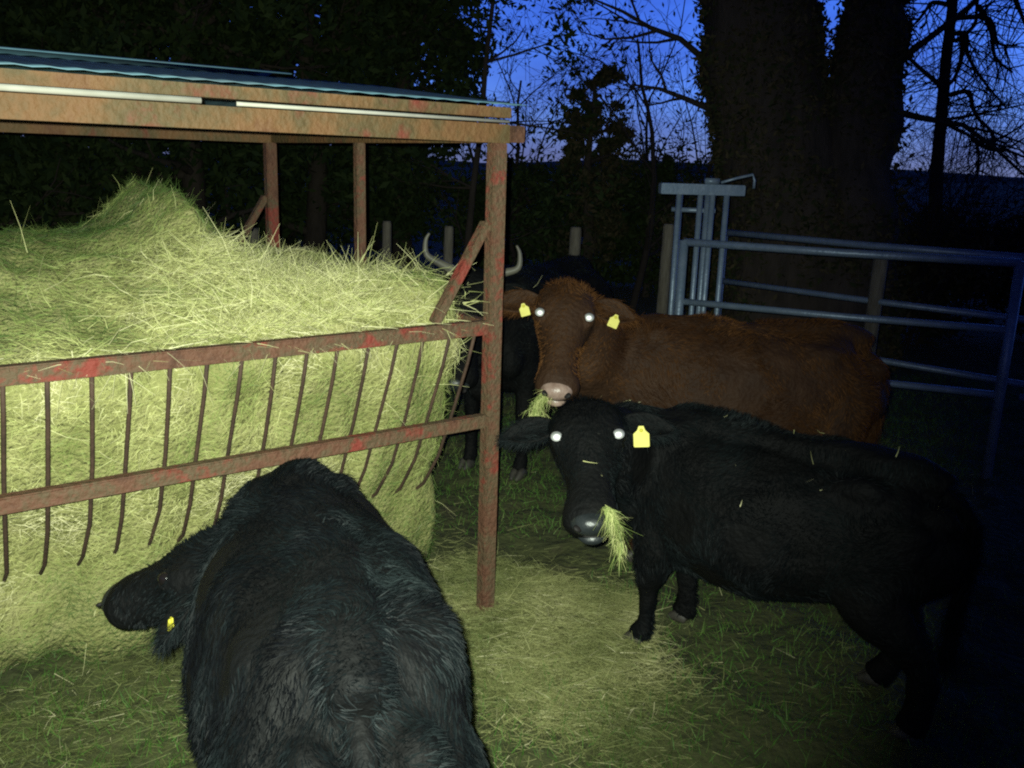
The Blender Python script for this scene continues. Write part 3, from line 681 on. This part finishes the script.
tag(o, 'pale bent straw stalk hanging under the neck of the foreground cow', 'straw')

# ------------------------------------------------------------------ gates
def hurdle(A, B, zs, name, label, posts=(0, 1), ptop=1.27, tube=.021):
    A = np.array([A[0], A[1], 0]); B = np.array([B[0], B[1], 0]); r = empty(name, tuple(A)); tag(r, label, 'gate', 'galvanised hurdles of the pen')
    def pb(mb, nm): mb.v = [v - A for v in mb.v]; return mb.build(nm, M['galv'], r, True)
    for k, z in enumerate(zs):
        z_ = np.array([0, 0, z]); sag = np.array([0, 0, -.006])
        pb(MB().tube([A + z_, (A + B) / 2 + z_ + sag, B + z_], tube if k else tube * 1.15, 10), 'rail')
    for t in posts:
        c = A + (B - A) * t
        pb(MB().tube([c + np.array([0, 0, 0.0]), c + np.array([0, 0, ptop])], tube * 1.35, 12), 'upright')
    return r
zsA = [1.26, .885, .51]
A1 = pt(684, 242, z=1.26); A2 = pt(1021, 263, z=1.26)
hurdle(A1, A2, zsA, 'hurdle', 'front galvanised tube hurdle running right from the headgate to the tall post')
B1 = pt(722, 232, z=1.26); B2 = pt(1050, 260, z=1.26)
hurdle(B1, B2, [1.26, .90, .515], 'hurdle', 'rear galvanised tube hurdle seen just above the front one', posts=(0.01,))
C1 = A2 + nrm(A2 - A1) * .10; C2 = C1 + nrm(A2 - A1) * 2.6
hurdle(C1, C2, zsA, 'hurdle', 'galvanised hurdle continuing out of frame beyond the tall post', posts=(1,))
# headgate
hg = empty('headgate', tuple(A1 * [1, 1, 0])); tag(hg, 'tall galvanised cattle headgate of upright tubes under a thick top channel', 'headgate')
def hz(x, y): return pt(x, y, dist=5.9)
base = A1 * [1, 1, 0]
def hb2(mb, nm): mb.v = [v - base for v in mb.v]; return mb.build(nm, M['galv'], hg, True)
tl_, tr_ = pt(660, 188, dist=5.78), pt(744, 186, dist=5.95)
hx = nrm((tr_ - tl_) * [1, 1, 0]); hy = np.array([-hx[1], hx[0], 0])
mb = MB().rod(tl_ * [1, 1, 0] + [0, 0, 1.585], tr_ * [1, 1, 0] + [0, 0, 1.585], .07, .065, .004); mb.v = [v - base for v in mb.v]; mb.build('top_channel', M['galv'], hg)
for x, off in ((676, 0), (684, .16), (697, 0), (709, 0), (713, .16), (723, 0)):
    c = pt(x, 240, dist=5.86) * [1, 1, 0] + hy * off
    hb2(MB().tube([c, c + [0, 0, 1.555]], .018 if off == 0 else .022, 10), 'upright')
c = pt(707, 240, dist=5.86) * [1, 1, 0]
hb2(MB().box(c + [0, 0, 1.637], (.09, .05, .036), hx, hy, bev=.004), 'latch_block')
c0 = c + hx * .06 + np.array([0, 0, 1.63])
hb2(MB().tube([c0, c0 + hx * .1 + [0, 0, .03], c0 + hx * .2 + [0, 0, .055], c0 + hx * .215 + [0, 0, .02], c0 + hx * .215 + [0, 0, -.03]], .009, 8), 'lever')
for z in (1.45, .35):
    a = pt(677, 240, dist=5.86) * [1, 1, 0]; b = pt(722, 240, dist=5.86) * [1, 1, 0]
    hb2(MB().tube([a + hy * .165 + [0, 0, z], b + hy * .165 + [0, 0, z]], .016, 8), 'cross_tube')
# stout free post between the hurdles (right)
pw_ = A2 + nrm(A2 - A1) * .05
# posts of the wire fence
def wpost(x, ytop, dist, label, wdt=.095, z=None):
    c = pt(x, ytop, dist=dist); zt = c[2] if z is None else z; c = c * [1, 1, 0]
    mb = MB().tube([[0, 0, -.02], [0, 0, zt * .5], [.008, 0, zt - .02], [.008, 0, zt]], [wdt / 2, wdt / 2 * .98, wdt / 2 * .95, wdt / 2 * .8], 10)
    o = mb.build('fence_post', M['wood'], None, True); o.location = tuple(c); tag(o, label, 'fence post', 'wooden posts of the back fence'); return c, zt
fps = [wpost(252, 228, 7.2, 'wooden fence post furthest left, behind the hay', .09), wpost(386, 221, 7.2, 'pale wooden fence post behind the hay, right of the end posts of the feeder', .075), wpost(448, 226, 7.2, 'wooden fence post just behind the pale horn', .08),
       wpost(575, 227, 7.3, 'pale wooden fence post directly above the head of the brown cow', .1), wpost(668, 224, 6.9, 'dark wooden fence post left of the headgate', .09)]
wpost(880, 257, 6.4, 'mossy wooden post standing behind the rear hurdle', .1)
# ------------------------------------------------------------------ trees
def branch(mb, p, d, r, L, depth, tips, rnd, wig=.25, kids=(3, 5), gravity=0.0, sides=5, ratio=.6):
    segs = max(3, int(L / .28)) if depth > 0 else 3
    pts = [np.array(p)]; rs = [r]; d = nrm(np.array(d, float))
    for k in range(segs):
        d = nrm(d + np.array([rnd.gauss(0, 1), rnd.gauss(0, 1), rnd.gauss(0, 1)]) * wig / 1.6 + np.array([0, 0, gravity]))
        pts.append(pts[-1] + d * L / segs); rs.append(max(.0022, r * (1 - .72 * (k + 1) / segs)))
    mb.tube(pts, rs, max(3, sides), cap=False)
    if depth == 0: tips += [pts[-1], pts[-2]]; return
    for k in range(rnd.randint(*kids)):
        t = rnd.uniform(.2, 1.0); i = min(int(t * segs), segs - 1); q = pts[i] + (pts[i + 1] - pts[i]) * (t * segs - i if t * segs - i < 1 else .5)
        dd = nrm((pts[i + 1] - pts[i])); side = nrm(np.cross(dd, np.array([rnd.gauss(0, 1) for _ in range(3)])))
        nd = nrm(dd * rnd.uniform(.45, 1.0) + side * rnd.uniform(.5, 1.0))
        branch(mb, q, nd, max(.0028, rs[i] * ratio), L * rnd.uniform(.42, .72), depth - 1, tips, rnd, wig, kids, gravity, max(3, sides - 1), ratio)

def leaftree(name, label, x, dist, height, rad, zlow, nleaf, lsize, seed, group, trunk_r=.16, lean=0, cat='tree', lm='leaf', squash=1.0, yoff=0, clumps=46):
    rnd = random.Random(seed); rg = np.random.default_rng(seed)
    b = pt(x, 300, dist=dist) * [1, 1, 0]; root = empty(name, tuple(b)); tag(root, label, cat, group)
    tips = []; mb = MB()
    pts = [np.array([0, 0, -.05])]; d = np.array([lean, 0, 1.])
    for k in range(8): pts.append(pts[-1] + nrm(d + np.array([rnd.gauss(0, .08), rnd.gauss(0, .08), 0])) * height * .9 / 8)
    mb.tube(pts, [trunk_r * (1.25 if k == 0 else 1 - .8 * k / 8) for k in range(9)], 10)
    for k in range(14):
        i = rnd.randint(1, 7); a = rnd.uniform(0, 6.28)
        branch(mb, pts[i], (math.cos(a), math.sin(a), rnd.uniform(-.1, .7)), trunk_r * .35, rad * rnd.uniform(.6, 1.0), 2, tips, rnd, .2, (2, 4))
    mb.build('trunk', M['bark'], root, True)
    # crown as clumps in an uneven ellipsoid shell and volume
    K = clumps; cc = []
    while len(cc) < K:
        p = rg.uniform(-1, 1, 3)
        if np.linalg.norm(p) < 1: cc.append(p)
    cc = np.array(cc); zc = (height + zlow) / 2; hz_ = (height - zlow) / 2
    cc = cc * np.array([rad, rad * squash, hz_]) + np.array([lean * zc, 0, zc]); rr = rg.uniform(.22, .5, K) * min(rad, hz_ * 1.2) * .62
    i = rg.choice(K, nleaf, p=rr ** 2 / (rr ** 2).sum()); v = nrm(rg.normal(size=(nleaf, 3))) * (rg.random(nleaf) ** .45)[:, None]
    C = cc[i] + v * rr[i][:, None] * np.array([1.15, 1.15, .85])
    if tips:
        t_ = np.array(tips); nt_ = nleaf // 5; j = rg.integers(0, len(t_), nt_); C = np.concatenate([C, t_[j] + rg.normal(size=(nt_, 3)) * .12])
    C = C[C[:, 2] > .03]
    leaves(C, lsize, rg.random(len(C)), 'crown', M[lm], root, rg)
    return root
def baretree(name, label, base, d0, r, L, depth, seed, group, gravity=0.0, kids=(4, 6), nleaf=0, wig=.2, cat='tree', extra=(), ratio=.6, leafs=.03):
    rnd = random.Random(seed); root = empty(name, tuple(base)); tag(root, label, cat, group); tips = []; mb = MB()
    branch(mb, (0, 0, -.03), d0, r, L, depth, tips, rnd, wig, kids, gravity, 8, ratio)
    mb.build('trunk', M['twig'], root, True)
    m2 = MB()
    for p, d, rr, ll, dd, gv in extra: branch(m2, p, d, rr, ll, dd, tips, rnd, .30, (3, 5), gv, 6)
    if extra: m2.build('drooping_branches', M['twig'], root, True)
    if nleaf:
        rg = np.random.default_rng(seed); t_ = np.array(tips); j = rg.integers(0, len(t_), nleaf)
        leaves(t_[j] + rg.normal(size=(nleaf, 3)) * .07, leafs, rg.random(nleaf), 'leaves', M['leaf'], root, rg)
    return root
GW = 'dark evergreen trees behind the feeder'
WD = [('leftmost dark evergreen tree behind the hay heap', -70, 11), ('dark evergreen tree left of the hay peak', 70, 12), ('dark evergreen tree right behind the hay peak', 200, 11.5), ('dark evergreen tree behind the back corner post of the feeder', 310, 12.5), ('dark evergreen tree behind the right half of the feeder roof', 405, 13)]
for k, (lb, x, dd) in enumerate(WD):
    leaftree('evergreen_tree', lb, x, dd, 6.8, 1.9 if x < 400 else 1.1, .2, 17000, .065, 40 + k, GW, clumps=90)
# second rank, bigger, set further back
for k, (lb, x, dd) in enumerate([('tall evergreen at the far left, second row behind', -10, 17), ('tall evergreen in the second row above the hay peak', 150, 17.5), ('tall evergreen in the second row above the middle of the feeder roof', 290, 17), ('tall evergreen in the second row nearest the gap of sky', 375, 18)]):
    leaftree('evergreen_tree', lb, x, dd, 8.5, 2.6 if k < 3 else 1.4, .2, 12000, .10, 50 + k, GW, clumps=80)
leaftree('ivy_clad_tree', 'narrow ivy-covered tree standing dark in the gap of sky above the brown cow', 588, 12, 3.2, .46, .2, 9000, .045, 61, 'ivy-clad trees', clumps=60, lm='ivy', trunk_r=.1)
leaftree('holly_bush', 'round evergreen bush between the narrow ivy-covered tree and the open sky', 645, 12.4, 2.0, .34, .1, 5000, .04, 62, None, clumps=30, cat='bush', trunk_r=.05)
leaftree('overhanging_tree', 'tree whose leafy branches hang across the top of the photo above the gap', 470, 11.2, 6.5, 1.5, 3.55, 20000, .05, 63, None, clumps=90, trunk_r=.05)
# hedge below the horizon
for k, (lb, x, rd) in enumerate([('low dark hedge bush left of the narrow ivy tree', 505, 1.0), ('low dark hedge bush behind the head of the brown cow', 590, 1.0), ('low dark hedge bush left of the headgate', 665, .9)]):
    leaftree('hedge_bush', lb, x, 13.2, 1.75, rd, .0, 9000, .05, 70 + k, 'hedge bushes on the boundary', cat='bush', trunk_r=.04, clumps=50)
GB = 'bare trees against the dusk sky'
for k, (lb, x, dd, L) in enumerate([('bare slender tree just right of the feeder roof corner', 515, 12.5, 2.6), ('bare slender tree left of the narrow ivy tree', 553, 13, 3.0), ('tall bare sapling right of the narrow ivy tree', 632, 11, 3.4), ('bare tree with a forked top left of the big twin trunks', 655, 14.5, 3.0), ('small bare tree right against the left twin trunk', 688, 13.5, 2.8)]):
    baretree('bare_tree', lb, pt(x, 300, dist=dd) * [1, 1, 0], (.05, 0, 1), .05, L, 3, 80 + k, GB, kids=(5, 7), nleaf=350, ratio=.5, leafs=.035)
# the big twin-trunk tree
rootT = empty('twin_trunk_tree', tuple(pt(800, 300, dist=9) * [1, 1, 0])); tag(rootT, 'massive ivy-covered tree splitting into two thick trunks behind the hurdles', 'tree')
bT = np.array(rootT.location)
def T(x, y, dd=9.0): return pt(x, y, dist=dd) - bT
px = 9.0 / 900 * 1.0
trunks = [[(800, 345, 90), (798, 300, 78), (794, 250, 66), (788, 200, 58), (777, 150, 54), (766, 100, 51), (759, 50, 49), (756, 0, 48), (745, -90, 44), (738, -220, 34)],
          [(824, 345, 66), (834, 300, 58), (841, 250, 50), (848, 200, 42), (857, 150, 35), (864, 100, 31), (870, 50, 28), (874, 0, 27), (884, -90, 28), (895, -220, 20)]]
mt = MB(); surf = []
for tr in trunks:
    pts = [T(x, y) for x, y, r_ in tr]; pts[0][2] = -.05
    mt.tube([a[:3] for a in catmull([(*p, 0) for p in pts], 4)], [a[0] for a in catmull([(r_ * px, 0) for x, y, r_ in tr], 4)], 20)
trunk = mt.build('trunk', M['bark'], rootT, True)
nv = len(trunk.data.vertices); co = np.empty(nv * 3); trunk.data.vertices.foreach_get('co', co); co = co.reshape(-1, 3); no = np.empty(nv * 3); trunk.data.vertices.foreach_get('normal', no); no = no.reshape(-1, 3)
co += no * (vnoise(co, 4, 3) * .05)[:, None]; trunk.data.vertices.foreach_set('co', co.ravel()); trunk.data.update()
P, N = sample(trunk.data, 36000); cl = vnoise(P, 3, 8)
k = (cl + rng.random(len(P)) * .9 > .0) & (P[:, 2] < 6); P, N = P[k], N[k]
P = P + N * (np.abs(rng.normal(size=len(P))) * (.03 + .03 * np.clip(vnoise(P, 5, 12), 0, 1)))[:, None]
leaves(P, .035, rng.random(len(P)), 'ivy', M['ivy'], rootT)
rnd = random.Random(5); mb = MB(); tips = []
for (x, y, dx, dz, L, gv) in ((900, 60, 1, .6, 2.2, -.06), (888, 110, 1, .1, 1.4, -.1), (705, 60, -1, .5, 1.2, .0), (712, 110, -1, .3, .8, -.02), (900, 5, 1, .25, 2.6, -.09), (715, 10, -1, .3, 1.6, -.05)):
    mb = MB(); branch(mb, T(x, y), (dx, rnd.uniform(-.3, .3), dz), .035, L, 2, tips, rnd, .3, (4, 6), gv, 6); mb.build('limb', M['twig'], rootT, True)

# the slender tree on the right with drooping branches
bx_ = pt(938, 300, dist=11) * [1, 1, 0]
def Q(x, y): return pt(x, y, dist=11) - bx_
rootR = empty('leaning_tree', tuple(bx_)); tag(rootR, 'slender bare tree right of the twin trunks with long drooping crooked branches', 'tree')
mb = MB(); tips = []; rnd = random.Random(8); p_ = 11 / 900
line = [(932, 345, 8), (934, 250, 7), (936, 180, 6), (941, 120, 5.2), (946, 60, 4.8), (952, 10, 4.4), (958, -60, 4), (962, -140, 3)]
mb.tube([Q(x, y) for x, y, r_ in line], [r_ * p_ for x, y, r_ in line], 8)
mb.build('trunk', M['twig'], rootR, True)
mb = MB()
limbs = [[(943, 90), (925, 75), (912, 55), (903, 40), (898, 10)], [(946, 95), (965, 92), (980, 105), (992, 118), (1002, 130), (1012, 142)], [(949, 35), (965, 38), (975, 25), (985, 5), (990, -20)],
         [(946, 100), (950, 118), (958, 130), (972, 138), (985, 152), (990, 178)], [(949, 36), (972, 32), (978, 50), (982, 72), (1000, 90), (1024, 105)], [(950, 20), (985, 20), (1010, 40), (1030, 42)],
         [(985, 5), (992, 30), (1005, 55), (1024, 70)], [(953, 5), (935, 2), (925, 12), (915, 30)], [(972, 138), (995, 148), (1015, 150), (1035, 162)], [(965, 38), (966, 60), (955, 80), (948, 88)], [(1012, -10), (1018, 10), (1035, 25)]]
for lm_ in limbs:
    pts = [Q(x + rnd.uniform(-1, 1), y + rnd.uniform(-1, 1)) + np.array([0, rnd.uniform(-.15, .15) + i * .05, 0]) for i, (x, y) in enumerate(lm_)]
    k_ = len(pts); cp = catmull([(*p, 0) for p in pts], 3); n_ = len(cp)
    mb.tube([a[:3] for a in cp], [max(.008, .03 * (1 - .72 * i / n_)) for i in range(n_)], 6, cap=False)
    for i in range(1, n_ - 1):
        for r2 in range(2):
            d = nrm(cp[i + 1][:3] - cp[i - 1][:3]); sd_ = nrm(np.cross(d, np.array([rnd.gauss(0, 1) for _ in range(3)])))
            branch(mb, cp[i][:3], d * .6 + sd_, .008, rnd.uniform(.35, .9), 1, tips, rnd, .28, (3, 5), -.05, 4)
mb.build('branches', M['twig'], rootR, True)
# twiggy thicket between the trunks and the slender tree
for k, (lb, x, dd) in enumerate([('twiggy leafless thicket at the right foot of the twin trunks', 900, 10.2), ('low twiggy thicket right under the slender drooping tree', 925, 12.5), ('wispy thicket on the horizon at the right edge', 965, 14)]):
    root = empty('thicket', tuple(pt(x, 300, dist=dd) * [1, 1, 0])); tag(root, lb, 'bush', 'leafless thickets'); rnd = random.Random(90 + k); mb = MB(); tips = []
    for j in range(26):
        branch(mb, (rnd.gauss(0, .18), rnd.gauss(0, .15), 0), (rnd.gauss(0, .35), rnd.gauss(0, .3), 1), .011, rnd.uniform(1.3, 2.5 if k < 2 else 2.0), 2, tips, rnd, .2, (3, 5), -.01, 4)
    mb.build('stems', M['twig'], root, True)
    if k == 0:
        pass
leaftree('bramble_bush', 'dark bramble bush at the foot of the twin trunk tree', 720, 10.2, 1.5, .7, .0, 8000, .04, 95, 'brambles along the boundary', cat='bush', trunk_r=.03, lm='ivy', clumps=40)
leaftree('bramble_bush', 'dark bramble bush below the slender drooping tree', 930, 10.5, 1.35, .8, .0, 8000, .04, 96, 'brambles along the boundary', cat='bush', trunk_r=.03, lm='ivy', clumps=40)
leaftree('bramble_bush', 'dark bramble bush at the right edge above the hurdles', 1040, 11.5, 1.4, 1.0, .0, 8000, .04, 97, 'brambles along the boundary', cat='bush', trunk_r=.03, lm='ivy', clumps=40)
